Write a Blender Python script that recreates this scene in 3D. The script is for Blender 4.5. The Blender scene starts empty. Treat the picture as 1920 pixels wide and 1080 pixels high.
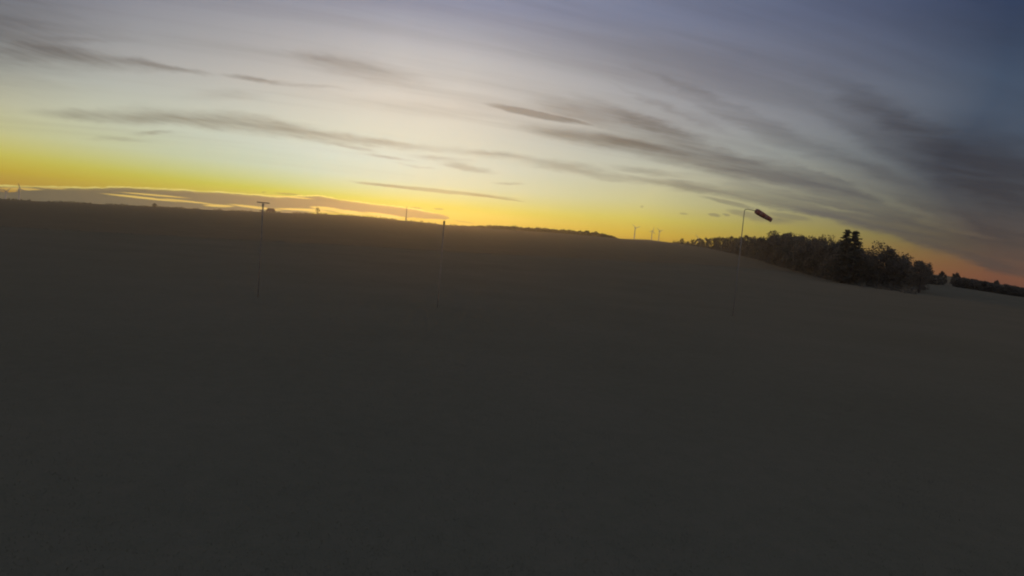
import bpy, bmesh, math, random
from mathutils import Vector, Matrix, noise
R = math.radians
random.seed(11)
scene = bpy.context.scene
COL = scene.collection

# ------------------------------------------------------------------ camera
CAM_Z = 4.0
cam_data = bpy.data.cameras.new('camera')
cam_data.sensor_width = 36.0
cam_data.lens = 36.0 * 1144.0 / 1920.0
cam_data.clip_start = 0.1
cam_data.clip_end = 30000.0
cam = bpy.data.objects.new('camera', cam_data)
COL.objects.link(cam)
cam.matrix_world = (Matrix.Translation((0, 0, CAM_Z)) @ Matrix.Rotation(R(90.0 - 3.9856), 4, 'X')
                    @ Matrix.Rotation(R(4.9), 4, 'Z'))
scene.camera = cam

# ------------------------------------------------------------------ exposure and sampling
vs = scene.view_settings
vs.view_transform = 'Standard'; vs.look = 'None'; vs.gamma = 1.0; vs.exposure = 0.0
vs.use_curve_mapping = False
cy = scene.cycles
cy.use_denoising = True
cy.max_bounces = 3
cy.diffuse_bounces = 1
cy.glossy_bounces = 1
cy.transmission_bounces = 2
cy.volume_bounces = 0
cy.filter_width = 2.0
cy.use_adaptive_sampling = True
cy.adaptive_threshold = 0.008
cy.adaptive_min_samples = 24

# ------------------------------------------------------------------ sky: dusk colours and cloud layers, all by compass direction
SUN_AZ = -9.0      # degrees right of +Y
SUN_EL = 1.2
# clouds: azimuth, elevation, half length, half height (degrees), tilt, density
SOFT = [
    (-42.42, 11.42, 8.6, 5.44, 20.26, 0.5), (37.03, 19.25, 8.48, 2.89, -17.98, 0.3), (-38.7, 10.76, 4.58, 0.62, 10.54, 0.62),  # first entry is no single cloud, only darkening added at upper left
    (-35.4, 11.0, 3.91, 0.65, 3.97, 0.55), (-31.63, 11.54, 2.2, 0.4, 2.35, 0.62), (-29.24, 11.64, 2.02, 0.25, -3.63, 0.35),
    (-36.56, 12.1, 3.56, 0.29, 11.87, 0.25), (-24.11, 11.83, 2.53, 0.26, 0.89, 0.5), (-19.43, 12.14, 3.5, 0.22, 3.04, 0.25),
    (-26.06, 10.17, 3.23, 0.5, 9.95, 0.18), (-36.09, 6.98, 2.45, 0.46, 8.45, 0.42), (-30.93, 7.48, 6.03, 0.62, 5.38, 0.55),
    (-25.56, 8.12, 6.83, 0.78, 2.59, 0.5), (-20.08, 8.32, 6.05, 0.68, -3.34, 0.5), (-14.17, 8.18, 5.55, 0.46, -1.08, 0.42),
    (-8.93, 8.21, 6.25, 0.38, 0.18, 0.25), (-30.89, 6.42, 2.02, 0.17, 7.06, 0.35), (-33.71, 5.62, 2.08, 0.2, 7.1, 0.2),
    (-16.44, 7.53, 2.35, 0.23, -4.01, 0.4), (-13.15, 6.94, 2.57, 0.24, -3.52, 0.35), (-10.0, 6.38, 1.92, 0.14, 0.02, 0.25),
    (-15.05, 14.12, 5.87, 1.06, -4.18, 0.3), (-18.7, 14.5, 3.93, 0.3, -0.28, 0.25), (-9.66, 11.45, 7.15, 0.91, 2.72, 0.12),
    (-2.52, 8.07, 3.7, 0.38, -0.72, 0.45), (-4.89, 6.8, 2.7, 0.34, -1.48, 0.48), (3.96, 7.64, 5.41, 0.53, -3.53, 0.5),
    (8.43, 7.09, 4.84, 0.38, -4.07, 0.35), (-1.08, 5.73, 1.19, 0.24, 0.01, 0.4), (-7.88, 7.32, 3.4, 0.29, 0.9, 0.3),
    (2.71, 10.5, 3.44, 0.56, -5.34, 0.3), (9.09, 10.11, 7.68, 0.92, -5.49, 0.58), (4.98, 12.42, 5.37, 0.91, -9.56, 0.38),
    (12.05, 11.5, 7.59, 0.76, -16.68, 0.55), (16.67, 9.26, 10.44, 0.99, -10.61, 0.62), (22.51, 7.8, 8.54, 1.13, -12.46, 0.58),
    (15.13, 6.55, 5.08, 0.51, -4.86, 0.55), (20.02, 7.03, 4.84, 0.54, -7.75, 0.4), (24.37, 6.0, 6.21, 0.53, -8.08, 0.5),
    (26.07, 5.29, 7.67, 0.61, -9.09, 0.6), (30.76, 4.4, 7.47, 0.87, -12.77, 0.72), (26.92, 4.72, 5.19, 0.47, -10.09, 0.6),
    (22.48, 4.19, 2.55, 0.36, -5.02, 0.5), (19.03, 12.14, 6.77, 0.59, -22.29, 0.3), (14.72, 14.71, 5.6, 0.42, -19.45, 0.25),
    (13.05, 13.12, 5.67, 0.35, -20.76, 0.22), (31.37, 11.85, 7.34, 1.1, -29.15, 0.5), (34.41, 9.23, 8.47, 1.96, -32.43, 0.62),
    (37.87, 6.9, 5.77, 2.78, -31.14, 0.72), (36.64, 3.9, 7.66, 1.38, -18.33, 0.75), (40.44, 2.44, 5.93, 1.48, -13.61, 0.7),
    (28.22, 7.11, 4.78, 0.41, -19.79, 0.4), (22.99, 11.1, 6.94, 0.66, -25.17, 0.3), (28.79, 8.81, 6.78, 0.64, -24.51, 0.35),
    (17.69, 8.16, 6.76, 0.54, -7.65, 0.5), (12.2, 7.7, 4.26, 0.37, -4.7, 0.4), (20.14, 5.89, 5.26, 0.41, -6.37, 0.5),
    (26.72, 6.63, 6.43, 0.59, -12.97, 0.5), (26.13, 4.76, 4.85, 0.35, -8.91, 0.7), (30.46, 3.83, 5.64, 0.58, -12.45, 0.8),
    (34.45, 2.88, 5.22, 0.68, -16.1, 0.8), (37.81, 1.84, 4.18, 0.5, -17.41, 0.75), (32.17, 4.73, 4.39, 0.4, -16.59, 0.5),
    (38.22, 9.17, 5.51, 1.99, -36.06, 0.5), (29.72, 10.47, 6.36, 0.91, -29.17, 0.4),
]
CRISP = [
    (0.59, 12.07, 5.49, 0.42, -6.32, 0.72), (4.81, 11.67, 2.2, 0.18, -9.54, 0.5), (-7.66, 4.4, 8.34, 0.2, -0.52, 0.55),
    (-12.49, 4.4, 3.07, 0.14, -0.14, 0.45), (-2.2, 4.26, 3.07, 0.11, -2.9, 0.5), (18.88, 5.31, 3.05, 0.23, -10.13, 0.55),
    (17.56, 4.2, 0.54, 0.19, -0.39, 0.6), (18.59, 4.27, 0.4, 0.14, -2.57, 0.6), (15.1, 4.13, 0.42, 0.11, -4.27, 0.5),
    (11.38, 4.5, 0.19, 0.14, -15.96, 0.35), (-9.48, 2.66, 0.78, 0.11, 2.35, 0.6), (-7.39, 2.76, 0.44, 0.12, 2.26, 0.5),
    (20.3, 4.42, 1.94, 0.32, -9.03, 0.5), (23.63, 4.44, 2.1, 0.31, -6.32, 0.5), (-20.64, 2.78, 1.31, 0.09, 2.0, 0.6),
    (-22.58, 2.7, 0.26, 0.07, 6.36, 0.5), (-4.99, 1.79, 1.09, 0.1, -4.94, 0.35),
]
BRIGHT = [
    (24.01, 9.25, 3.64, 0.33, -23.27, 0.55), (27.38, 7.73, 2.43, 0.25, -21.84, 0.4), (31.7, 5.75, 5.24, 0.4, -21.24, 0.7),
    (35.23, 4.87, 2.42, 0.35, -20.81, 0.5), (26.86, 5.33, 2.8, 0.17, -10.38, 0.55), (21.11, 4.93, 2.61, 0.23, -9.31, 0.4),
    (22.62, 6.82, 3.0, 0.22, -12.26, 0.4), (36.64, 3.86, 1.63, 0.27, -11.43, 0.5), (8.03, 11.08, 6.29, 0.37, -10.15, 0.3),
    (16.87, 7.34, 3.18, 0.23, -5.33, 0.4), (29.77, 6.73, 3.12, 0.24, -22.16, 0.4),
]
GAP = [
    (-31.42, 1.26, 2.76, 0.09, -0.51, 1), (-28.22, 1.32, 1.93, 0.07, -1.1, 1), (-26.04, 1.2, 1.21, 0.12, 3.79, 1),
    (-23.15, 1.36, 2.11, 0.11, -1.7, 1), (-30.7, 1.56, 2.43, 0.07, 0.81, 0.9), (-19.46, 1.55, 2.13, 0.11, 3.6, 1),
    (-17.36, 1.85, 1.36, 0.15, -0.57, 1), (-15.37, 1.71, 1.85, 0.19, -1.7, 1), (-39.22, 1.01, 1.38, 0.1, 4.53, 1),
    (-39.72, 0.81, 0.65, 0.11, 4.41, 0.9), (-37.22, 1.31, 0.79, 0.06, 3.36, 0.6), (-18.12, 1.54, 1.35, 0.14, 1.44, 0.8),
    (-12.31, 1.71, 1.9, 0.19, -2.79, 1), (-20.41, 2.55, 1.84, 0.07, 0.84, 0.95),
]
BANK_TOP = [
    (-47.954, 0.398), (-43.048, 0.802), (-40.259, 1.104), (-38.469, 1.313), (-35.275, 1.594), (-33.581, 1.864), (-31.815, 2.018), (-29.601, 2.157),
    (-26.493, 2.346), (-23.204, 2.448), (-21.492, 2.452), (-19.755, 2.732), (-17.975, 2.922), (-16.139, 2.782), (-13.326, 2.681), (-10.449, 2.62),
    (-8.491, 2.461), (-7.005, 2.302), (-6.198, 2.078),
]
BANK_BOTTOM = [
    (-19.654, 0.967), (-18.334, 1.378), (-16.063, 1.598), (-13.259, 1.698), (-10.382, 1.698), (-8.438, 1.753), (-6.721, 1.809), (-6.096, 2.038),
]

def lin(c):
    return tuple((v / 255.0 / 12.92) if v <= 10 else ((v / 255.0 + 0.055) / 1.055) ** 2.4 for v in c) + (1.0,)

world = bpy.data.worlds.new('World')
scene.world = world
world.use_nodes = True
WT = world.node_tree
WT.nodes.clear()

def N(kind, tree=None, **kw):
    n = (tree or WT).nodes.new(kind)
    for k, v in kw.items():
        setattr(n, k, v)
    return n
def put(sock, v):
    if isinstance(v, bpy.types.NodeSocket):
        sock.id_data.links.new(v, sock)
    else:
        sock.default_value = v
def m(op, a, b=None, c=None, clamp=False, tree=None):
    n = N('ShaderNodeMath', tree, operation=op, use_clamp=clamp)
    put(n.inputs[0], a)
    if b is not None: put(n.inputs[1], b)
    if c is not None: put(n.inputs[2], c)
    return n.outputs[0]
def vm(op, a, b=None, tree=None):
    n = N('ShaderNodeVectorMath', tree, operation=op)
    put(n.inputs[0], a)
    if b is not None: put(n.inputs[1], b)
    return n.outputs['Value'] if op in ('LENGTH', 'DOT_PRODUCT') else n.outputs['Vector']
def comb(x, y, z=0.0, tree=None):
    n = N('ShaderNodeCombineXYZ', tree)
    for s, v in zip(n.inputs, (x, y, z)): put(s, v)
    return n.outputs[0]
def rng(v, a, b, c=0.0, d=1.0, smooth=True, tree=None):
    n = N('ShaderNodeMapRange', tree, interpolation_type='SMOOTHSTEP' if smooth else 'LINEAR')
    put(n.inputs[0], v)
    for s, q in zip(n.inputs[1:5], (a, b, c, d)): put(s, q)
    return n.outputs[0]
def mixf(f, a, b, tree=None):
    n = N('ShaderNodeMix', tree, data_type='FLOAT')
    put(n.inputs[0], f); put(n.inputs[2], a); put(n.inputs[3], b)
    return n.outputs[0]
def mixc(f, a, b, blend='MIX', tree=None):
    n = N('ShaderNodeMix', tree, data_type='RGBA', blend_type=blend)
    put(n.inputs[0], f); put(n.inputs[6], a); put(n.inputs[7], b)
    return n.outputs[2]
def ramp(v, stops, tree=None, interp='LINEAR'):
    n = N('ShaderNodeValToRGB', tree)
    n.color_ramp.interpolation = interp
    e = n.color_ramp.elements
    e[0].position, e[0].color = stops[0]
    e[1].position, e[1].color = stops[-1]
    for p, c in stops[1:-1]:
        q = e.new(p); q.color = c
    put(n.inputs[0], v)
    return n.outputs[0]
def noise_tex(vec, scale, detail=3.0, rough=0.5, tree=None, distort=0.0):
    n = N('ShaderNodeTexNoise', tree)
    put(n.inputs['Vector'], vec)
    n.inputs['Scale'].default_value = scale
    n.inputs['Detail'].default_value = detail
    n.inputs['Roughness'].default_value = rough
    n.inputs['Distortion'].default_value = distort
    return n

tc = N('ShaderNodeTexCoord')
DIR = vm('NORMALIZE', tc.outputs['Generated'])
sx = N('ShaderNodeSeparateXYZ'); put(sx.inputs[0], DIR)
DX, DY, DZ = sx.outputs
AZ = m('MULTIPLY', m('ARCTAN2', DX, DY), 180 / math.pi)
EL = m('MULTIPLY', m('ARCSINE', m('MINIMUM', m('MAXIMUM', DZ, -1.0), 1.0)), 180 / math.pi)
# compass distance from the glow; close to the horizon the glow leans a little south of the sun
DAZ = m('ABSOLUTE', m('SUBTRACT', AZ, rng(EL, 3.0, 15.0, SUN_AZ - 7.0, SUN_AZ)))
# elevation to ramp position: square root keeps the low sky finely divided
ELP = m('SQRT', m('DIVIDE', m('MAXIMUM', EL, 0.0), 90.0))
def eramp(stops):
    return ramp(ELP, [(math.sqrt(e / 90.0), lin(c)) for e, c in stops])
SKY_A = eramp([(0, (176, 132, 8)), (1.2, (180, 160, 10)), (2.2, (182, 186, 20)), (3.0, (182, 203, 58)), (3.9, (182, 209, 150)), (5.0, (187, 213, 194)),
               (6.8, (196, 215, 206)), (9.0, (205, 211, 197)), (12, (206, 204, 195)), (16, (183, 183, 184)), (20.5, (140, 146, 169)), (30, (104, 114, 145)), (90, (74, 88, 122))])
SKY_B = eramp([(0, (192, 120, 6)), (1.0, (202, 148, 8)), (2.2, (216, 186, 26)), (3.4, (212, 202, 86)), (5.0, (203, 201, 144)), (7.0, (192, 192, 165)), (9.5, (171, 175, 168)),
               (12, (150, 152, 155)), (16, (124, 127, 140)), (20.5, (102, 110, 134)), (30, (88, 101, 132)), (90, (72, 86, 120))])
SKY_C = eramp([(0, (112, 58, 40)), (0.7, (132, 72, 42)), (1.6, (124, 76, 46)), (3.0, (92, 76, 64)), (6, (76, 80, 84)), (10, (68, 80, 96)), (15, (62, 78, 100)), (20.5, (48, 65, 97)),
               (30, (52, 68, 101)), (90, (66, 80, 114))])
SKY_D = eramp([(0, (134, 120, 122)), (3, (169, 153, 155)), (8, (189, 177, 186)), (15, (181, 179, 194)), (30, (151, 159, 184)), (90, (92, 106, 139))])
sky = mixc(rng(DAZ, 3.0, 27.0, smooth=False), SKY_A, SKY_B)
sky = mixc(rng(DAZ, 27.0, rng(EL, 2.0, 10.0, 54.0, 46.0), smooth=False), sky, SKY_C)
sky = mixc(rng(DAZ, 50.0, 120.0), sky, SKY_D)
nish = N('ShaderNodeTexSky', sky_type='NISHITA')
nish.sun_disc = False
nish.sun_elevation = R(SUN_EL)
nish.sun_rotation = R(SUN_AZ)
nish.air_density = 1.0; nish.dust_density = 1.5; nish.ozone_density = 2.0
nishc = mixc(1.0, nish.outputs[0], (0.055, 0.055, 0.055, 1), 'MULTIPLY')
sky = mixc(0.06, sky, nishc)
sky = mixc(1.0, sky, (1.12, 1.12, 1.12, 1), 'MULTIPLY')

# soft warping of the cloud outlines
AE = comb(AZ, EL, 0.0)
wv = comb(m('MULTIPLY', AZ, 0.16), m('MULTIPLY', EL, 0.62), 3.1)
w1 = noise_tex(wv, 1.0, 6.0, 0.63)
w1o = vm('MULTIPLY', vm('SUBTRACT', w1.outputs['Color'], (0.5, 0.5, 0.5)), (5.0, 1.25, 0.0))
w2 = noise_tex(comb(m('MULTIPLY', AZ, 0.9), m('MULTIPLY', EL, 2.6), 8.3), 1.0, 4.0, 0.6)
w2o = vm('MULTIPLY', vm('SUBTRACT', w2.outputs['Color'], (0.5, 0.5, 0.5)), (1.2, 0.22, 0.0))
AES = vm('ADD', vm('ADD', AE, w1o), w2o)
AEC = vm('ADD', vm('ADD', AE, vm('MULTIPLY', w1o, (0.12, 0.12, 0.0))), vm('MULTIPLY', w2o, (0.8, 0.7, 0.0)))
def blobs(vec, rows, inner, grow, lo, hi, gain=1.0):
    """sum of the cloud blobs that reach into the compass sector lo..hi"""
    acc = 0.0
    for az, el, L, W, tilt, s in rows:
        L, W = L * grow, W * grow
        if az + L + 3.4 < lo or az - L - 3.4 > hi: continue
        g = N('ShaderNodeTexGradient', gradient_type='SPHERICAL')
        tm = g.texture_mapping
        tm.vector_type = 'TEXTURE'
        tm.translation = (az, el, 0); tm.rotation = (0, 0, R(tilt)); tm.scale = (L, W, 1)
        put(g.inputs[0], vec)
        acc = mixf(rng(g.outputs[1], 0.0, 1.0 - inner, 0.0, min(s * gain, 1.0)), acc, 1.0)
    return acc
# wind-drawn streaks over the whole sky: a flat layer seen in perspective, combed along one compass line
inv = m('DIVIDE', 1.0, m('ADD', m('MAXIMUM', DZ, 0.0), 0.10))
px, py = m('MULTIPLY', DX, inv), m('MULTIPLY', DY, inv)
ca, sa = math.cos(R(72)), math.sin(R(72))
along = m('ADD', m('MULTIPLY', px, sa), m('MULTIPLY', py, ca))
across = m('SUBTRACT', m('MULTIPLY', py, sa), m('MULTIPLY', px, ca))
st = noise_tex(comb(m('MULTIPLY', along, 0.22), m('MULTIPLY', across, 1.5), 1.7), 1.0, 5.0, 0.55, distort=0.4)
st2 = noise_tex(comb(m('MULTIPLY', along, 0.7), m('MULTIPLY', across, 6.0), 5.2), 1.0, 4.0, 0.6, distort=0.3)
streak = m('ADD', m('MULTIPLY', st.outputs[0], 0.65), m('MULTIPLY', st2.outputs[0], 0.35))
fib = noise_tex(comb(m('MULTIPLY', m('ADD', AZ, m('MULTIPLY', EL, 2.2)), 0.20), m('MULTIPLY', m('ADD', EL, m('MULTIPLY', AZ, 0.13)), 2.4), 6.6), 1.0, 5.0, 0.62, distort=0.5)
veil = m('MULTIPLY', rng(streak, 0.47, 0.72), rng(EL, 3.5, 9.0, 0.0, 0.34))
# cloud bodies are unlit from below: the sky's own colour, greyed and dimmed
grey = N('ShaderNodeRGBToBW'); put(grey.inputs[0], sky)
body = mixc(rng(DAZ, 18.0, 46.0, 0.30, 0.60), sky, grey.outputs[0])
body = mixc(1.0, body, mixc(rng(DAZ, 18.0, 48.0), (0.34, 0.30, 0.27, 1), (0.40, 0.43, 0.52, 1)), 'MULTIPLY')
NIGHTLAND = lin((44, 42, 38))
below = rng(EL, -0.6, -0.1, 1.0, 0.0)
def background(col):
    n = N('ShaderNodeBackground')
    put(n.inputs[0], mixc(below, col, NIGHTLAND))
    n.inputs[1].default_value = 1.0
    return n.outputs[0]
def curve(rows, lo, hi, top):
    n = N('ShaderNodeFloatCurve')
    c = n.mapping.curves[0]
    P = [((a - lo) / (hi - lo), e / top) for a, e in rows]
    c.points[0].location = P[0]; c.points[1].location = P[-1]
    for p in P[1:-1]: c.points.new(*p)
    for p in c.points: p.handle_type = 'VECTOR'
    n.mapping.update()
    put(n.inputs['Value'], rng(AZ, lo, hi, smooth=False))
    return m('MULTIPLY', n.outputs[0], top)
def sector(lo, hi, with_bank=False):
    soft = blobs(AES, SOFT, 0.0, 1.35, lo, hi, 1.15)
    crisp = blobs(AEC, CRISP, 0.45, 1.08, lo, hi)
    bright = blobs(AES, BRIGHT, 0.0, 1.3, lo, hi)
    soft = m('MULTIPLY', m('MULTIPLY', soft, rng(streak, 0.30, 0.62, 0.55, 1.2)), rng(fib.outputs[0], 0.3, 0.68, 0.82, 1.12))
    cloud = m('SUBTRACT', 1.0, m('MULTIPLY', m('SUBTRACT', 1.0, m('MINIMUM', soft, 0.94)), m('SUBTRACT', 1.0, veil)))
    cloud = m('MULTIPLY', cloud, m('SUBTRACT', 1.0, bright))
    cloud = m('MAXIMUM', cloud, crisp)
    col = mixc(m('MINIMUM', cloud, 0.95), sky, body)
    col = mixc(m('MULTIPLY', bright, 0.30), col, mixc(1.0, col, (1.45, 1.42, 1.25, 1), 'MULTIPLY'))
    if not with_bank:
        return background(col)
    # low bank of cloud along the western horizon, its top edge lit
    btop = curve([(-75, 0.0)] + BANK_TOP + [(-5.6, 0.0), (0, 0.0)], -75.0, 0.0, 4.0)
    bbot = curve([(-75, 0.0), (-21, 0.0)] + BANK_BOTTOM + [(0, 3.9)], -75.0, 0.0, 4.0)
    rag = noise_tex(comb(m('MULTIPLY', AZ, 0.9), m('MULTIPLY', EL, 2.0), 0.0), 1.0, 5.0, 0.65)
    ragd = m('MULTIPLY', m('SUBTRACT', rag.outputs[0], 0.5), 0.32)
    over = m('SUBTRACT', m('ADD', btop, ragd), EL)
    under = m('SUBTRACT', EL, m('ADD', bbot, m('MULTIPLY', ragd, 0.8)))
    gap = blobs(vm('ADD', AE, vm('MULTIPLY', w2o, (0.5, 0.30, 0))), GAP, 0.45, 1.2, lo, hi)
    bank = m('MULTIPLY', rng(over, 0.0, 0.09), rng(under, -0.02, 0.10))
    bank = m('MULTIPLY', bank, m('SUBTRACT', 1.0, gap))
    bankc = ramp(rng(AZ, -42.0, -6.0, smooth=False), [(0, lin((66, 80, 76))), (0.45, lin((66, 82, 78))), (0.75, lin((70, 82, 76))), (1, lin((80, 84, 62)))])
    bankc = mixc(rng(over, 0.0, 0.35, 0.45, 0.0), bankc, lin((178, 158, 66)))
    col = mixc(m('MULTIPLY', bank, 0.97), col, bankc)
    rim = m('MULTIPLY', m('MULTIPLY', rng(over, -0.09, -0.01), rng(over, 0.04, 0.11, 1.0, 0.0)), rng(rag.outputs[0], 0.32, 0.62, 0.35, 1.0))
    rim = m('MULTIPLY', rim, m('MULTIPLY', rng(AZ, -46.0, -40.0), rng(AZ, -9.0, -6.5, 1.0, 0.0)))
    col = mixc(m('MULTIPLY', rim, 0.9), col, lin((254, 242, 130)))
    gapl = m('MULTIPLY', gap, rng(EL, 0.7, 1.2))
    col = mixc(m('MULTIPLY', gapl, 0.85), col, lin((252, 218, 112)))
    return background(col)
def choose(fac, a, b):
    n = N('ShaderNodeMixShader')
    put(n.inputs[0], fac); put(n.inputs[1], a); put(n.inputs[2], b)
    return n.outputs[0]
# the whole sky wears the streaks; the named clouds are evaluated only in the compass sector they stand in
plain = background(mixc(veil, sky, body))
CUTS = [-80.0, -27.0, -16.0, -5.0, 8.0, 20.0, 30.0, 66.0]
shade = plain
for lo, hi in zip(CUTS, CUTS[1:]):
    inside = m('MULTIPLY', m('GREATER_THAN', AZ, lo), m('MULTIPLY', m('LESS_THAN', AZ, hi + 1e-5), m('LESS_THAN', EL, 26.0)))
    shade = choose(inside, shade, sector(lo, hi, hi < -4.0))
put(N('ShaderNodeOutputWorld').inputs[0], shade)
world.cycles.sampling_method = 'MANUAL'
world.cycles.sample_map_resolution = 512

# ------------------------------------------------------------------ lamp for the set sun, raised and added to make the haze glow
sun_data = bpy.data.lights.new('sun', 'SUN')
sun_data.energy = 1.0
sun_data.angle = R(14.0)
sun_data.color = (1.0, 0.56, 0.2)
sun = bpy.data.objects.new('sun', sun_data)
COL.objects.link(sun)
sd = Vector((math.sin(R(SUN_AZ)) * math.cos(R(SUN_EL + 2)), math.cos(R(SUN_AZ)) * math.cos(R(SUN_EL + 2)), math.sin(R(SUN_EL + 2))))
sun.rotation_euler = sd.to_track_quat('Z', 'Y').to_euler()

# ------------------------------------------------------------------ helpers
def material(name, base, rough=0.8, spec=0.3, var=0.0, vscale=1.0, bump=0.0, bscale=8.0, translucent=0.0, sheen=0.0):
    mt = bpy.data.materials.new(name); mt.use_nodes = True
    t = mt.node_tree
    b = t.nodes['Principled BSDF']
    b.inputs['Roughness'].default_value = rough
    b.inputs['Specular IOR Level'].default_value = spec
    co = N('ShaderNodeTexCoord', t).outputs['Object']
    nz = noise_tex(co, vscale, 5.0, 0.6, tree=t)
    lo = tuple(v * (1 - var) for v in base) + (1,); hi = tuple(v * (1 + var) for v in base) + (1,)
    put(b.inputs['Base Color'], ramp(nz.outputs[0], [(0.3, lo), (0.7, hi)], t))
    if bump:
        bn = N('ShaderNodeBump', t); bn.inputs['Strength'].default_value = bump; bn.inputs['Distance'].default_value = 0.05
        put(bn.inputs['Height'], noise_tex(co, bscale, 4.0, 0.6, tree=t).outputs[0])
        put(b.inputs['Normal'], bn.outputs[0])
    if translucent:
        tr = N('ShaderNodeBsdfTranslucent', t); put(tr.inputs[0], ramp(nz.outputs[0], [(0.3, lo), (0.7, hi)], t))
        ms = N('ShaderNodeMixShader', t); ms.inputs[0].default_value = translucent
        put(ms.inputs[1], b.outputs[0]); put(ms.inputs[2], tr.outputs[0])
        put(t.nodes['Material Output'].inputs[0], ms.outputs[0])
    return mt
M = {
    'bark': material('bark', (0.045, 0.036, 0.028), 0.9, 0.2, 0.35, 3.0, 0.5, 12),
    'leaf': material('leaf', (0.115, 0.108, 0.080), 0.7, 0.15, 0.15, 0.6, translucent=0.5),
    'autumn_leaf': material('autumn_leaf', (0.125, 0.110, 0.080), 0.7, 0.15, 0.15, 0.6, translucent=0.5),
    'far_wood': material('far_wood', (0.045, 0.04, 0.028), 0.9, 0.1, 0.3, 0.1),
    'needle': material('needle', (0.085, 0.085, 0.062), 0.75, 0.2, 0.4, 0.8, translucent=0.4),
    'wood_pole': material('wood_pole', (0.22, 0.19, 0.145), 0.85, 0.2, 0.3, 4.0, 0.4, 20),
    'metal': material('metal', (0.14, 0.135, 0.125), 0.5, 0.5, 0.15, 5.0),
    'mast_paint': material('mast_paint', (0.23, 0.205, 0.16), 0.7, 0.2, 0.15, 5.0),
    'turbine': material('turbine', (0.45, 0.45, 0.45), 0.5, 0.4, 0.05, 0.2),
    'sock_red': material('sock_red', (0.55, 0.22, 0.15), 0.8, 0.2, 0.2, 4.0, translucent=0.6),
    'sock_pale': material('sock_pale', (0.60, 0.34, 0.26), 0.8, 0.2, 0.2, 4.0, translucent=0.6),
    'plaster': material('plaster', (0.35, 0.32, 0.28), 0.9, 0.2, 0.2, 0.6),
    'roof_tile': material('roof_tile', (0.12, 0.06, 0.045), 0.85, 0.2, 0.3, 0.8),
    'grass': material('grass', (0.12, 0.12, 0.08), 0.65, 0.3, 0.4, 0.3, translucent=0.3),
}
def mesh_obj(name, verts, faces, mat, parent=None, smooth=False):
    me = bpy.data.meshes.new(name)
    me.from_pydata(verts, [], faces); me.update()
    me.materials.append(mat)
    if smooth:
        for p in me.polygons: p.use_smooth = True
    o = bpy.data.objects.new(name, me); COL.objects.link(o)
    if parent: o.parent = parent
    return o
def tag(o, label=None, cat=None, group=None, kind=None):
    for k, v in (('label', label), ('category', cat), ('group', group), ('kind', kind)):
        if v: o[k] = v
    return o
def thing(name, loc, label, cat, group=None, rz=0.0):
    o = bpy.data.objects.new(name, None); COL.objects.link(o)
    o.location = loc; o.rotation_euler = (0, 0, rz)
    o.empty_display_size = 0.3
    return tag(o, label, cat, group)
class MB:
    def __init__(s): s.v = []; s.f = []
    def tube(s, pts, rad, n=8, cap=True):
        rings = []
        for i, p in enumerate(pts):
            p = Vector(p)
            a = Vector(pts[max(i - 1, 0)]); b = Vector(pts[min(i + 1, len(pts) - 1)])
            t = (b - a).normalized()
            u = t.cross(Vector((0, 0, 1)) if abs(t.z) < 0.9 else Vector((1, 0, 0))).normalized(); w = t.cross(u)
            r = rad[i] if isinstance(rad, (list, tuple)) else rad
            k = len(s.v)
            for j in range(n):
                q = 2 * math.pi * j / n
                s.v.append(tuple(p + (u * math.cos(q) + w * math.sin(q)) * r))
            rings.append(k)
        for a, b in zip(rings, rings[1:]):
            for j in range(n):
                s.f.append((a + j, a + (j + 1) % n, b + (j + 1) % n, b + j))
        if cap:
            s.f.append(tuple(range(rings[0], rings[0] + n))[::-1]); s.f.append(tuple(range(rings[-1], rings[-1] + n)))
        return s
    def box(s, c, d):
        k = len(s.v)
        for z in (-1, 1):
            for y in (-1, 1):
                for x in (-1, 1): s.v.append((c[0] + x * d[0] / 2, c[1] + y * d[1] / 2, c[2] + z * d[2] / 2))
        for q in ((0, 2, 3, 1), (4, 5, 7, 6), (0, 1, 5, 4), (2, 6, 7, 3), (0, 4, 6, 2), (1, 3, 7, 5)): s.f.append(tuple(k + i for i in q))
        return s
    def card(s, p, size, rnd, stretch=1.0):
        n = Vector((rnd.gauss(0, 1), rnd.gauss(0, 1), rnd.gauss(0, 1))).normalized()
        u = n.orthogonal().normalized(); w = n.cross(u)
        a = rnd.uniform(0, 6.28)
        u, w = u * math.cos(a) + w * math.sin(a), w * math.cos(a) - u * math.sin(a)
        u *= size * stretch; w *= size
        k = len(s.v); p = Vector(p)
        s.v += [tuple(p - u), tuple(p + w * 0.6 - u * 0.1), tuple(p + u), tuple(p - w * 0.6 + u * 0.15)]
        s.f.append((k, k + 1, k + 2, k + 3))
    def build(s, name, mat, parent=None, smooth=False): return mesh_obj(name, s.v, s.f, mat, parent, smooth)
def at(az, r, z=0.0):
    return Vector((math.sin(R(az)) * r, math.cos(R(az)) * r, z))

# ------------------------------------------------------------------ terrain
SKYLINE = [
    (-55.577, -0.768), (-47.95, -0.333), (-40.239, 0.14), (-38.443, 0.227), (-35.24, 0.422), (-32.479, 0.514), (-29.542, 0.696), (-26.422, 0.799),
    (-23.128, 0.996), (-19.667, 1.2), (-16.051, 1.408), (-13.241, 1.433), (-10.361, 1.407), (-6.933, 1.371), (-3.459, 1.378), (-0.464, 1.437),
    (4.525, 1.51), (7.986, 1.5), (10.912, 1.446), (15.176, 1.503), (20.628, 1.286), (24.918, 0.913), (28.938, 0.515), (34.024, 0.57), (36.047, 0.482),
    (37.985, 0.28), (39.827, 0.088), (47.272, -0.799),
]
FARLINE = [
    (4.538, 1.362), (7.995, 1.402), (9.457, 1.449), (12.098, 1.592), (14.716, 1.442), (17.509, 1.216),
]
FIELD_EDGE = [
    (-26.292, -2.009), (-22.982, -1.839), (-6.694, -1.737), (11.652, -1.19), (27.521, -0.774),
]
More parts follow.
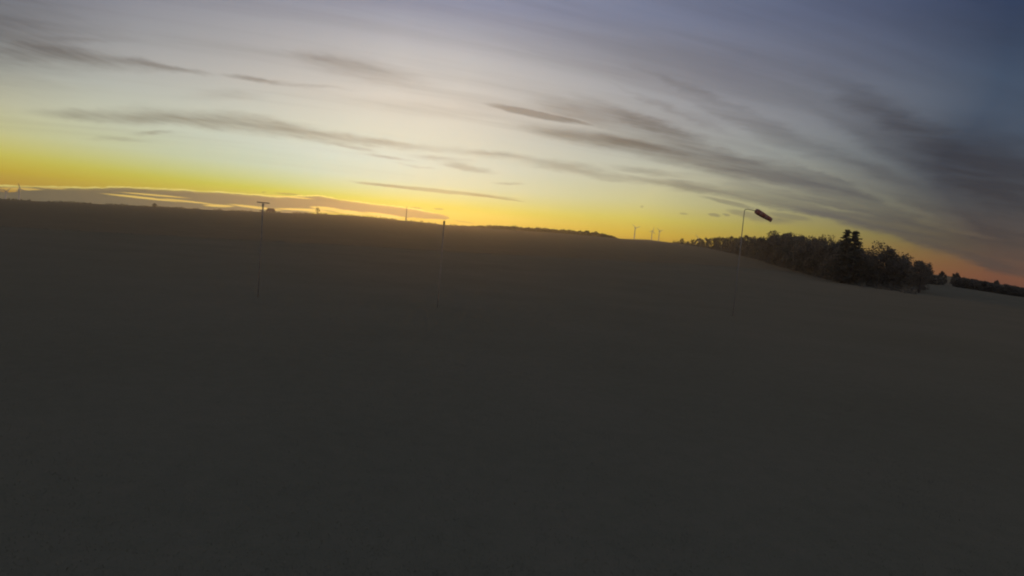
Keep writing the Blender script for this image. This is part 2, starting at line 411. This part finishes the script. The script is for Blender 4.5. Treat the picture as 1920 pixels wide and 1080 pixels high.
RIDGE = 900.0
FAR = 1650.0
def interp(rows, a):
    if a <= rows[0][0]: return rows[0][1]
    for (a0, e0), (a1, e1) in zip(rows, rows[1:]):
        if a <= a1:
            t = (a - a0) / (a1 - a0); return e0 + (e1 - e0) * t
    return rows[-1][1]
LAND = [(a, e) for a, e in SKYLINE if -41 < a < 40.5]
LAND = [(-180, 0.5), (-90, 0.55), (-52, 0.2)] + LAND + [(50, 0.2), (90, 0.6), (180, 0.5)]
def smooth_el(a):
    return sum(interp(LAND, a + k * 0.5) for k in (-2, -1, 0, 1, 2)) / 5
def far_el(a):
    b = smooth_el(a) - 0.16
    if FARLINE[0][0] < a < FARLINE[-1][0]: b = max(b, interp(FARLINE, a))
    return b
def ss(t):
    t = min(max(t, 0.0), 1.0); return t * t * (3 - 2 * t)
def land_z(az, r):
    el = smooth_el(az)
    zr = CAM_Z + RIDGE * math.tan(R(el))
    p = at(az, r)
    und = noise.noise(Vector((p.x * 0.012, p.y * 0.012, 0.3))) * min(r / 60.0, 1.0) * 0.10
    fade = 1.0 - ss((r - 500) / 350)
    if r <= RIDGE:
        t = max(0.0, (r - 70) / (RIDGE - 70))
        z = zr * (0.25 * t + 0.75 * t ** 1.25) if t > 0 else 0.0
        return z + und * fade
    zf = CAM_Z + FAR * math.tan(R(far_el(az)))
    if r <= FAR:
        t = (r - RIDGE) / (FAR - RIDGE)
        base = zr + (zf - zr) * t
        los = CAM_Z + r * math.tan(R(el))
        dip = 16 * math.sin(math.pi * min(t * 1.0, 1.0))
        return min(base, los + (zf - (CAM_Z + FAR * math.tan(R(el)))) * t) - dip - 2.5 * ss((r - RIDGE) / 200)* (1 - t)
    return zf - 30 * ss((r - FAR) / 700)
azs = [-180 + 3 * i for i in range(int((180 - 54) / 3))] + [-54 + 0.45 * i for i in range(240)] + [54 + 3 * i for i in range(int((180 - 54) / 3))]
rs = [0.6]
while rs[-1] < 2350:
    rs.append(min(rs[-1] * 1.065 + 0.1, 2400.0))
rs = sorted(set([r for r in rs if abs(r - RIDGE) > 15 and abs(r - FAR) > 40] + [RIDGE, FAR]))
vv = [(0, 0, 0)]; ff = []
for r in rs:
    for a in azs:
        p = at(a, r); vv.append((p.x, p.y, land_z(a, r)))
n = len(azs)
for j in range(n): ff.append((0, 1 + (j + 1) % n, 1 + j))
for i in range(len(rs) - 1):
    for j in range(n):
        a = 1 + i * n + j; b = 1 + i * n + (j + 1) % n
        ff.append((a, b, b + n, a + n))
gm = bpy.data.materials.new('field_grass'); gm.use_nodes = True
gt = gm.node_tree; gb = gt.nodes['Principled BSDF']
go = N('ShaderNodeTexCoord', gt).outputs['Object']
gs = N('ShaderNodeSeparateXYZ', gt); put(gs.inputs[0], go)
# mown airfield on the near side of a straight field edge, rough stubble beyond it
E0, E1 = at(-22.9, 122), at(27.5, 270)
ed = (E1 - E0).normalized()
dx_ = m('SUBTRACT', gs.outputs[0], E0.x, tree=gt); dy_ = m('SUBTRACT', gs.outputs[1], E0.y, tree=gt)
side = m('ADD', m('MULTIPLY', dx_, -ed.y, tree=gt), m('MULTIPLY', dy_, ed.x, tree=gt), tree=gt)
g1 = noise_tex(go, 0.09, 6.0, 0.62, gt); g2 = noise_tex(go, 2.3, 5.0, 0.65, gt); g3 = noise_tex(go, 14.0, 3.0, 0.6, gt)
gmix = m('ADD', m('MULTIPLY', g1.outputs[0], 0.5, tree=gt), m('ADD', m('MULTIPLY', g2.outputs[0], 0.3, tree=gt), m('MULTIPLY', g3.outputs[0], 0.2, tree=gt), tree=gt), tree=gt)
near = ramp(gmix, [(0.34, (0.094, 0.090, 0.059, 1)), (0.5, (0.109, 0.103, 0.068, 1)), (0.66, (0.127, 0.113, 0.076, 1))], gt)
far = ramp(gmix, [(0.34, (0.105, 0.090, 0.054, 1)), (0.66, (0.140, 0.116, 0.070, 1))], gt)
put(gb.inputs['Base Color'], mixc(rng(side, -5.0, 5.0, tree=gt), near, far, tree=gt))
gb.inputs['Roughness'].default_value = 0.95
gb.inputs['Specular IOR Level'].default_value = 0.0
gb.inputs['Sheen Weight'].default_value = 0.03
gb.inputs['Sheen Roughness'].default_value = 0.35
gb.inputs['Sheen Tint'].default_value = (0.92, 0.66, 0.32, 1)
gbm = N('ShaderNodeBump', gt); gbm.inputs['Strength'].default_value = 0.35; gbm.inputs['Distance'].default_value = 0.05
put(gbm.inputs['Height'], m('ADD', g2.outputs[0], m('MULTIPLY', g3.outputs[0], 0.5, tree=gt), tree=gt))
put(gb.inputs['Normal'], gbm.outputs[0])
ground = mesh_obj('ground', vv, ff, gm, smooth=True)
tag(ground, 'dark mown airfield grass rising to stubble fields and a low ridge', kind='structure')

# ------------------------------------------------------------------ rough grass along the field edge, and turf in front
def blades(mb, p, h, rnd, n=5, w=0.012, spread=0.06):
    for _ in range(n):
        a = rnd.uniform(0, 6.28); b = Vector((p[0] + rnd.gauss(0, spread), p[1] + rnd.gauss(0, spread), p[2]))
        l = Vector((math.cos(a), math.sin(a), 0)); s_ = Vector((-l.y, l.x, 0)) * w
        hh = h * rnd.uniform(0.6, 1.2); k = len(mb.v)
        tip = b + l * hh * rnd.uniform(0.2, 0.7) + Vector((0, 0, hh))
        mb.v += [tuple(b - s_), tuple(b + s_), tuple(tip)]; mb.f.append((k, k + 1, k + 2))
rnd = random.Random(3)
mb = MB()
for _ in range(26000):
    r = 6.5 + 32 * rnd.random() ** 1.3; a = rnd.uniform(-48, 48)
    p = at(a, r); blades(mb, (p.x, p.y, land_z(a, r) - 0.01), 0.035, rnd, 4, 0.006, 0.09)
tag(mb.build('grass', M['grass']), 'short dark turf of the airfield in front of the poles', 'grass', kind='stuff')
mb = MB()
EL_ = (E1 - E0).length
for _ in range(2200):
    t = rnd.uniform(-90, EL_ + 60); off = rnd.gauss(0, 2.0)
    p = E0 + ed * t + Vector((-ed.y, ed.x, 0)) * off
    a = math.degrees(math.atan2(p.x, p.y)); r = p.length
    blades(mb, (p.x, p.y, land_z(a, r) - 0.05), 0.20, rnd, 4, 0.03, 0.5)
tag(mb.build('rough_grass', M['grass']), 'unmown strip of rough grass along the far field edge', 'rough grass', kind='stuff')

# ------------------------------------------------------------------ trees
def leafy_mesh(seed, lobes=17, cards=4200, low=0.12, wide=0.36, open_=0.0, leaf=(0.012, 0.028)):
    """unit-height broadleaf: returns (trunk mesh builder, crown mesh builder)"""
    rd = random.Random(seed)
    tk, cr = MB(), MB()
    bend = rd.uniform(-0.03, 0.03)
    tk.tube([(0, 0, -0.03), (bend * .3, 0, 0.15), (bend, bend, 0.42), (bend * 1.5, 0, 0.75)], [0.030, 0.022, 0.016, 0.005], 7)
    L = []
    for i in range(lobes):
        z = low + (0.90 - low) * ((i + rd.random()) / lobes) ** 0.85
        prof = math.sin(math.pi * min(max((z - low * 0.3) / (1.02 - low * 0.3), 0), 1)) ** 0.6
        a = i * 2.4 + rd.uniform(-.5, .5); d = wide * prof * rd.uniform(0.35, 0.95)
        c = Vector((math.cos(a) * d, math.sin(a) * d, z)); rr = rd.uniform(0.09, 0.17)
        L.append((c, rr))
        z0 = max(0.1, z - 0.22)
        tk.tube([(bend * z0, 0, z0), tuple((Vector((bend * z0, 0, z0)) * 0.45 + c * 0.55) + Vector((0, 0, -0.02))), tuple(c)], [0.011, 0.007, 0.002], 5)
        for _ in range(3):
            q = c + Vector((rd.gauss(0, 1), rd.gauss(0, 1), rd.gauss(0.4, 1))).normalized() * rr * rd.uniform(.8, 1.25)
            tk.tube([tuple(c), tuple(q)], [0.003, 0.001], 4)
    top = max(c.z + r for c, r in L)
    for c, rr in L:
        for _ in range(int(cards / lobes * (1 - open_))):
            v = Vector((rd.gauss(0, 1), rd.gauss(0, 1), rd.gauss(0, 0.8))); v.normalize()
            p = c + v * rr * (rd.random() ** 0.45) * (1 + 0.35 * noise.noise(v * 2.3 + Vector((seed, 0, 0))))
            cr.card(p, rd.uniform(*leaf), rd)
    return tk, cr
def spruce_mesh(seed):
    rd = random.Random(seed)
    tk, cr = MB(), MB()
    tk.tube([(0, 0, -0.03), (0.004, 0, 0.4), (0, 0.004, 0.8), (0, 0, 1.0)], [0.022, 0.015, 0.007, 0.0012], 7)
    z = 0.10
    while z < 0.985:
        ln = 0.25 * (1 - z) ** 0.8 + 0.010
        for k in range(rd.choice((2, 3))):
            a = rd.uniform(0, 6.28); l = ln * rd.choice((0.45, 0.7, 0.85, 1.0, 1.25)) * rd.uniform(0.85, 1.1)
            dr = Vector((math.cos(a), math.sin(a), 0))
            P = [Vector((0, 0, z)) + dr * l * t + Vector((0, 0, -0.42 * l * t + 0.30 * l * max(t - 0.55, 0))) for t in (0, .35, .7, 1)]
            tk.tube([tuple(q) for q in P], [0.0035, 0.0025, 0.0015, 0.0006], 4)
            for j in range(30):
                t = rd.uniform(0.10, 1.0); i = min(int(t * 3), 2); q = P[i].lerp(P[i + 1], t * 3 - i)
                q = q + Vector((rd.gauss(0, .008), rd.gauss(0, .008), -abs(rd.gauss(0, .012)) * (1.2 - t)))
                cr.card(q, rd.uniform(0.007, 0.015), rd, 1.6)
        z += rd.uniform(0.008, 0.017)
    return tk, cr
def mk(mbs, names, mats):
    out = []
    for b, nm, mt in zip(mbs, names, mats):
        me = bpy.data.meshes.new(nm); me.from_pydata(b.v, [], b.f); me.update(); me.materials.append(mt); out.append(me)
    return out
BROAD = [mk(leafy_mesh(s, wide=w, low=0.08), ('trunk', 'crown'), (M['bark'], M[l])) for s, w, l in ((21, .36, 'leaf'), (22, .42, 'autumn_leaf'), (23, .33, 'leaf'), (24, .40, 'autumn_leaf'))]
OPEN = [mk(leafy_mesh(s, lobes=12, cards=2200, wide=.34, low=.28, open_=.2), ('trunk', 'crown'), (M['bark'], M['autumn_leaf'])) for s in (31, 32, 33)]
SPRUCE = [mk(spruce_mesh(s), ('trunk', 'crown'), (M['bark'], M['needle'])) for s in (41, 42)]
BUSH = [mk(leafy_mesh(s, lobes=18, cards=3600, wide=.50, low=.03, leaf=(.022, .05)), ('trunk', 'crown'), (M['bark'], M['leaf'])) for s in (51, 52)]
def tree(name, meshes, az, el, r, label, cat='tree', group=None, wide=1.0, rz=0.0, extra=0.0, sink=0.1):
    zb = land_z(az, r); h = (CAM_Z + r * math.tan(R(el)) - zb) * (1.0 + extra)
    o = thing(name, at(az, r, zb - sink), label, cat, group, rz)
    o.scale = (h * wide, h * wide, h)
    for me in meshes:
        c = bpy.data.objects.new(me.name, me); COL.objects.link(c); c.parent = o
    return o
WOOD = [
    (14.327, 1.579, 860, 0.9, 0), (15.087, 1.929, 840, 1.0, 1), (15.618, 1.731, 813, 0.9, 2), (16.062, 1.911, 790, 1, 0),
    (16.596, 2.096, 757, 1.1, 1), (17.231, 2.145, 720, 1.1, 2), (17.856, 2.241, 676, 1.1, 0), (18.389, 2.329, 640, 1.0, 1),
    (19.016, 2.33, 596, 1.1, 2), (19.535, 2.463, 560, 1.1, 0), (20.158, 2.417, 518, 1.1, 1), (20.704, 2.644, 480, 1.1, 2),
    (21.322, 2.55, 443, 1.1, 0), (21.888, 2.5, 410, 1.1, 1), (22.426, 2.678, 381, 1.1, 2), (22.976, 3.083, 350, 1.2, 0), (23.441, 3.07, 331, 1.1, 1),
    (23.999, 2.927, 310, 1.1, 2), (24.533, 2.965, 291, 1.1, 0), (25.077, 2.868, 272, 1.1, 1), (25.617, 2.772, 256, 1.2, 2),
    (26.092, 2.85, 242, 1.1, 0), (26.523, 2.569, 236, 1.1, 1), (27.275, 2.58, 226, 1.1, 2), (27.694, 2.698, 217, 1.1, 0), (27.95, 2.497, 213, 1.1, 1),
    (28.223, 2.122, 210, 1.2, 1), (28.915, 2.132, 204, 1.2, 2), (29.649, 1.668, 199, 1.1, 1), (30.28, 2.064, 195, 1.2, 1),
    (31.568, 2.037, 188, 1.3, 2), (32.163, 1.534, 184, 1.2, 0), (32.797, 1.587, 179, 1.2, 1), (33.384, 1.345, 176, 1.2, 2),
]
HEDGE = [
    (34.439, 0.528, 300), (36.241, 0.501, 300), (36.602, 0.457, 298), (36.958, 0.433, 296), (37.347, 0.373, 294), (37.727, 0.352, 292),
    (38.664, 0.273, 288), (39.067, 0.199, 286), (39.462, 0.164, 284), (39.885, 0.094, 282),
]
SPOTS = [
    (28.221, 3.741, 194), (28.826, 3.648, 192), (26.807, 3.255, 222), (31.024, 2.677, 186), (33.593, 1.654, 170), (34.943, 0.865, 310),
    (35.812, 0.824, 310), (38.209, 0.501, 292), (-18.094, 1.897, 890), (-30.676, 0.92, 900), (-2.575, 1.554, 905), (-38.568, 0.349, 900),
    (-21.954, 1.413, 912), (-10.312, 2.73, 905), (-12.969, 1.628, 903), (-12.615, 1.662, 903),
]
rnd = random.Random(8)
ONES = ['', 'first', 'second', 'third', 'fourth', 'fifth', 'sixth', 'seventh', 'eighth', 'ninth']
ORD = ONES[1:] + ['tenth', 'eleventh', 'twelfth', 'thirteenth', 'fourteenth', 'fifteenth', 'sixteenth', 'seventeenth', 'eighteenth', 'nineteenth', 'twentieth']
ORD += ['twenty-' + o for o in ONES[1:]] + ['thirtieth'] + ['thirty-' + o for o in ONES[1:]]
for i, (az, el, r, w, k) in enumerate(WOOD):
    tree('broadleaf_tree', BROAD[(k + i) % 4], az, el, r, 'leafy tree on the wood skyline, its %s crown counted from the left end' % ORD[i],
         'tree', 'leafy trees of the wood edge', w * 1.05, rnd.uniform(0, 6.28), 0.03)
# second row, deeper in the wood, closing the gaps
for i, (az, el, r, w, k) in enumerate(WOOD):
    if i % 2 == 0 and i < 30:
        tree('broadleaf_tree', BROAD[(k + i + 1) % 4], az + 0.25, el - 0.28, r + 14, 'leafy tree standing behind the front row of the wood, filling a gap',
             'tree', 'leafy trees of the wood edge', w * 1.1, rnd.uniform(0, 6.28))
mb = MB()
for (az0, _, r0, *_), (az1, _, r1, *_) in zip(WOOD, WOOD[1:]):
    for _ in range(260):      # ragged margin of scrub thinning out into the field
        t = rnd.random(); a = az0 + (az1 - az0) * t; u = rnd.random() ** 1.6; r = r0 + (r1 - r0) * t - 4 - 24 * u * (0.5 + 0.5 * noise.noise(Vector((a * 1.7, 0, 0))))
        p = at(a, r); mb.card((p.x, p.y, land_z(a, r) + abs(rnd.gauss(0, 1.1)) * (1.05 - u)), rnd.uniform(0.2, 0.5), rnd)
    for _ in range(420):
        t = rnd.random(); a = az0 + (az1 - az0) * t; r = r0 + (r1 - r0) * t + rnd.uniform(-5, 4)
        p = at(a, r); mb.card((p.x, p.y, land_z(a, r) + abs(rnd.gauss(0, 1.7))), rnd.uniform(0.25, 0.6), rnd)
tag(mb.build('undergrowth', M['leaf']), 'dark bushy undergrowth along the foot of the wood', 'undergrowth', kind='stuff')

S = SPOTS
tree('spruce_tree', SPRUCE[0], *S[0], 'tallest pointed spruce of the wood, left of its close neighbour', 'tree', 'pair of spruces', 1.45, 0.4)
tree('spruce_tree', SPRUCE[1], *S[1], 'dense spruce just right of the tallest spruce', 'tree', 'pair of spruces', 1.6, 2.1)
tree('slender_tree', OPEN[0], *S[2], 'slender open tree poking out of the wood left of the spruces', wide=0.62, rz=1.0)
tree('broadleaf_tree', OPEN[1], *S[3], 'round airy broadleaf tree right of the spruce pair', wide=1.15, rz=2.0, extra=0.02)
tree('broadleaf_tree', OPEN[2], *S[4], 'ragged last tree at the right end of the wood', wide=0.9, rz=0.5)
tree('round_bush', BUSH[0], *S[5], 'left one of two small round trees right of the wood', 'tree', wide=0.62, rz=0.2)
tree('round_bush', BUSH[1], *S[6], 'right one of two small round trees right of the wood', 'tree', wide=0.62, rz=1.2)
tree('round_bush', BUSH[0], *S[7], 'small bump of a bush at the far right of the skyline', 'bush', wide=0.8, rz=3.0)
tree('lone_tree', OPEN[0], *S[8], 'lone open-crowned tree on the ridge before the golden cloud gap', wide=0.85, rz=2.6)
tree('lone_tree', BUSH[1], *S[9], 'low wide tree on the left ridge under the cloud bank', wide=1.2, rz=0.9)
tree('lone_tree', BUSH[0], *S[10], 'tiny round tree at the start of the distant wooded ridge', wide=0.8, rz=1.9)
tree('lone_tree', BUSH[1], *S[11], 'tiny bush on the ridge right of the left wind turbines', 'bush', wide=1.0, rz=4.0)
for i, (az, el, r) in enumerate(HEDGE):
    tree('hedge_bush', BUSH[i % 2], az, el, r, 'low hedge bush on the right slope, %s counted from the wood' % ORD[i], 'bush', 'hedge on the right slope', 2.0, i * 1.3)

# wooded crest of the middle ridge: far too distant to tell its trees apart
mb = MB()
rd = random.Random(5)
a = -5.0
while a < 9.2:
    t = ss((a + 5) / 4) * (1 - ss((a - 7.5) / 2.0))
    h = (1.5 + 5.5 * t) * (0.7 + 0.6 * abs(noise.noise(Vector((a * 1.3, 0, 2)))) + rd.uniform(-.12, .12)); w = rd.uniform(2.5, 4.5)
    c = at(a, RIDGE - rd.uniform(0, 14)); zb = land_z(a, RIDGE - 7)
    for _ in range(95):
        v = Vector((rd.gauss(0, 1), rd.gauss(0, 1), rd.gauss(0, 1))).normalized() * rd.random() ** .4
        q = rd.random() ** 1.3; k = math.sqrt(max(1 - q * q, 0.05))
        mb.card((c.x + v.x * w * k, c.y + v.y * w * k, zb - 0.8 + q * (h + 0.4)), rd.uniform(0.7, 1.3), rd)
    a += 0.11
a = -41.0
while a < -5:
    if noise.noise(Vector((a * 0.8, 4, 1))) > -0.12:
        h = rd.uniform(0.6, 2.6) * (0.7 + 0.7 * abs(noise.noise(Vector((a * 2.3, 1, 2))))); w = rd.uniform(1.5, 4.0)
        c = at(a, RIDGE - rd.uniform(0, 8)); zb = land_z(a, RIDGE - 4)
        for _ in range(22):
            v = Vector((rd.gauss(0, 1), rd.gauss(0, 1), rd.gauss(0, 1))).normalized() * rd.random() ** .4
            q = rd.random()
            mb.card((c.x + v.x * w, c.y + v.y * w, zb - 0.8 + q * (h + 0.5)), rd.uniform(0.4, 0.9), rd)
    a += 0.13
tag(mb.build('distant_woodland', M['far_wood']), 'thin line of distant woods and hedges along the ridge crest', 'woodland', kind='stuff')

# ------------------------------------------------------------------ barn, mast and posts on the ridge
az, el, r = S[12]
zt = CAM_Z + r * math.tan(R(el)); zb = land_z(az, r)
br = thing('barn', at(az, r, zt - 8.2), 'small barn with hipped roof on the ridge right of the T-topped pole', 'barn', rz=-R(az))
b = MB().box((0, 0, 1.6), (12.5, 8.5, 3.7)); b.build('wall', M['plaster'], br)
rv = [(-7, -5, 3.5), (7, -5, 3.5), (7, 5, 3.5), (-7, 5, 3.5), (-4.0, 0, 8.2), (4.0, 0, 8.2)]
mesh_obj('roof', rv, [(0, 1, 5, 4), (1, 2, 5), (2, 3, 4, 5), (3, 0, 4), (3, 2, 1, 0)], M['roof_tile'], br)
az, el, r = S[13]
zt = CAM_Z + r * math.tan(R(el)); zb = land_z(az, r) - 0.5
H = zt - zb
ms = thing('radio_mast', at(az, r, zb), 'tall thin radio mast on the ridge where the cloud bank thins', 'mast')
MB().tube([(0, 0, 0), (0, 0, H * .27)], [1.1, 1.0], 8).build('lower_section', M['metal'], ms)
MB().tube([(0, 0, H * .27), (0, 0, H * .8)], [0.7, 0.6], 8).build('upper_section', M['metal'], ms)
MB().tube([(0, 0, H * .8), (0, 0, H)], [0.45, 0.3], 6).build('antenna', M['metal'], ms)
for (az, el, r), lb in zip(S[14:16], ('left one of two short posts on the ridge left of the radio mast', 'right one of two short posts on the ridge left of the radio mast')):
    zt = CAM_Z + r * math.tan(R(el)); zb = land_z(az, r) - 0.3
    p = thing('ridge_post', at(az, r, zb), lb, 'post', 'pair of posts on the ridge')
    MB().tube([(0, 0, 0), (0, 0, zt - zb)], [0.32, 0.26], 6).build('shaft', M['wood_pole'], p)
    MB().box((0, 0, zt - zb + 0.15), (0.9, 0.6, 0.5)).build('cap', M['metal'], p)

# ------------------------------------------------------------------ wind turbines far behind the ridge
TURBINES = [
    (-39.19, 0.972, 1850, 15, -18), (-39.929, 0.728, 2000, 13, 40), (10.855, 2.517, 1850, 15.5, -50), (12.405, 2.346, 2000, 13.5, 15),
    (13.042, 2.396, 2000, 13.5, 70), (16.534, 1.805, 1600, 18, -38),
]
TL = ['clearer right-hand wind turbine at the far left under the cloud bank', 'faint wind turbine nearest the left picture edge',
      'tallest wind turbine, standing apart left of the close pair', 'left turbine of the close pair of wind turbines',
      'right turbine of the close pair of wind turbines', 'wind turbine hidden by the wood, only a blade tip showing']
for (az, el, r, bl, ang), lb in zip(TURBINES, TL):
    zb = land_z(az, r) - 1; H = CAM_Z + r * math.tan(R(el)) - zb
    o = thing('wind_turbine', at(az, r, zb), lb, 'wind turbine', 'wind turbines beyond the ridge', rz=-R(az) + R(22))
    MB().tube([(0, 0, 0), (0, 0, H * .5), (0, 0, H)], [1.7, 1.4, 1.0], 10).build('tower', M['turbine'], o)
    MB().box((0, 1.5, H + 1.2), (2.2, 6.0, 2.4)).build('nacelle', M['turbine'], o)
    MB().tube([(0, -3.3, H + 1.2), (0, -5.2, H + 1.2), (0, -6.3, H + 1.2)], [1.1, 1.0, 0.3], 8).build('hub', M['turbine'], o)
    for k in range(3):
        q = R(ang + 120 * k); d = Vector((math.sin(q), 0, math.cos(q))); e = Vector((math.cos(q), 0, -math.sin(q)))
        c = Vector((0, -4.6, H + 1.2)); vsb = []; fsb = []
        for t, w in ((0.0, .6), (.12, 1.1), (.5, .8), (1.0, .3)):
            p = c + d * bl * t
            for s, y in ((-.35, 0), (.1, .22), (.75, 0), (.1, -.22)): vsb.append(tuple(p + e * w * s * 1.6 + Vector((0, y * w * 1.3, 0))))
        for i in range(3):
            for j in range(4): fsb.append((i * 4 + j, i * 4 + (j + 1) % 4, i * 4 + 4 + (j + 1) % 4, i * 4 + 4 + j))
        fsb.append((12, 13, 14, 15)); fsb.append((3, 2, 1, 0))
        mesh_obj('blade', vsb, fsb, M['turbine'], o)

# ------------------------------------------------------------------ poles on the airfield
POLES = [
    (-22.598, 1.829, 36), (-6.813, 1.727, 36), (20.085, 4.78, 50),
]
az, el, r = POLES[0]
zb = land_z(az, r); H = CAM_Z + r * math.tan(R(el)) - zb
o = thing('cross_topped_pole', at(az, r, zb), 'thin pole with T-shaped crossbar on the left of the airfield', 'pole', rz=-R(az))
MB().tube([(0, 0, -0.4), (0, 0, H * .8), (0, 0, H - .05)], [0.036, 0.032, 0.040], 10).build('pole', M['wood_pole'], o, True)
MB().box((0, 0, H), (0.64, 0.07, 0.055)).build('crossbar', M['wood_pole'], o)
MB().box((0, -0.05, H - 0.12), (0.10, 0.05, 0.14)).build('bracket', M['metal'], o)
az, el, r = POLES[1]
zb = land_z(az, r); H = CAM_Z + r * math.tan(R(el)) - zb
o = thing('capped_pole', at(az, r, zb), 'thin pole with a thicker dark cap in the middle of the airfield', 'pole', rz=-R(az))
MB().tube([(0, 0, -0.4), (0, 0, H - .2)], [0.030, 0.027], 10).build('pole', M['wood_pole'], o, True)
MB().tube([(0, 0, H - .24), (0, 0, H - .02), (0, 0, H)], [0.055, 0.055, 0.045], 10).build('cap', M['metal'], o, True)

az, el, r = POLES[2]
zb = land_z(az, r); H = CAM_Z + r * math.tan(R(el)) - zb
o = thing('windsock_mast', at(az, r, zb), 'slim windsock mast with bent top arm before the wood', 'mast', rz=-R(az))
MB().tube([(0, 0, -0.5), (0, 0, H * .6), (0, 0, H)], [0.045, 0.038, 0.028], 10).build('pole', M['mast_paint'], o, True)
MB().tube([(0, 0, H - .05), (0.06, 0, H + .06), (0.25, 0, H + .075), (0.52, 0, H + .03), (0.74, 0, H + .0)], 0.026, 8).build('swivel_arm', M['metal'], o, True)
wdir = Vector((0.80, 0.25, -0.345)).normalized()
start = Vector((0.80, 0.0, H - 0.02))
wu = Vector((0, 0, 1)) - wdir * wdir.z; wu.normalize(); ww = wdir.cross(wu)
sock = thing('windsock', at(az, r, zb), 'faded red windsock hanging down to the right from its mast', 'windsock', rz=-R(az))
def sock_ring(t, rad, dn=0.0):
    c = start + wdir * t + Vector((0, 0, -dn))
    return [tuple(c + (wu * math.cos(q) + ww * math.sin(q)) * rad * (1 + 0.05 * math.sin(3 * q + t * 6))) for q in [2 * math.pi * j / 20 for j in range(20)]]
secs = [(0.0, .17, 0), (.10, .205, 0), (.30, .21, .01), (.52, .205, .015), (.75, .19, .03), (.98, .175, .05), (1.18, .16, .07), (1.34, .15, .09)]
for k in range(len(secs) - 1):
    vs_ = []
    for t_, r_, d_ in secs[k:k + 2]: vs_ += sock_ring(t_, r_, d_)
    for t_, r_, d_ in secs[k:k + 2]: vs_ += sock_ring(t_, r_ - .006, d_)
    fs_ = []
    for j in range(20):
        j2 = (j + 1) % 20
        fs_ += [(j, j2, 20 + j2, 20 + j), (40 + j2, 40 + j, 60 + j, 60 + j2), (20 + j, 20 + j2, 60 + j2, 60 + j), (j2, j, 40 + j, 40 + j2)]
    mesh_obj('fabric_band', vs_, fs_, M['sock_red'] if k % 2 else M['sock_pale'], sock, True)
hp = sock_ring(0.0, .175); hp.append(hp[0])
MB().tube(hp, 0.016, 6, cap=False).build('hoop', M['metal'], sock, True)
br_ = MB()
for k in (0, 7, 13): br_.tube([(0.74, 0, H), hp[k]], 0.010, 5)
br_.build('bridle', M['metal'], sock)

# ------------------------------------------------------------------ dusk haze over the fields, added to stand in for lens glare
hz = MB().box((0, 0, 36.0), (5000, 5000, 152))
hzm = bpy.data.materials.new('haze'); hzm.use_nodes = True
ht = hzm.node_tree; ht.nodes.clear()
ho = N('ShaderNodeOutputMaterial', ht); hv = N('ShaderNodeVolumePrincipled', ht)
hv.inputs['Color'].default_value = (0.92, 0.82, 0.66, 1)
hv.inputs['Density'].default_value = 0.00022
hv.inputs['Anisotropy'].default_value = 0.78
put(ho.inputs['Volume'], hv.outputs[0])
tag(hz.build('haze', hzm), kind='stuff')
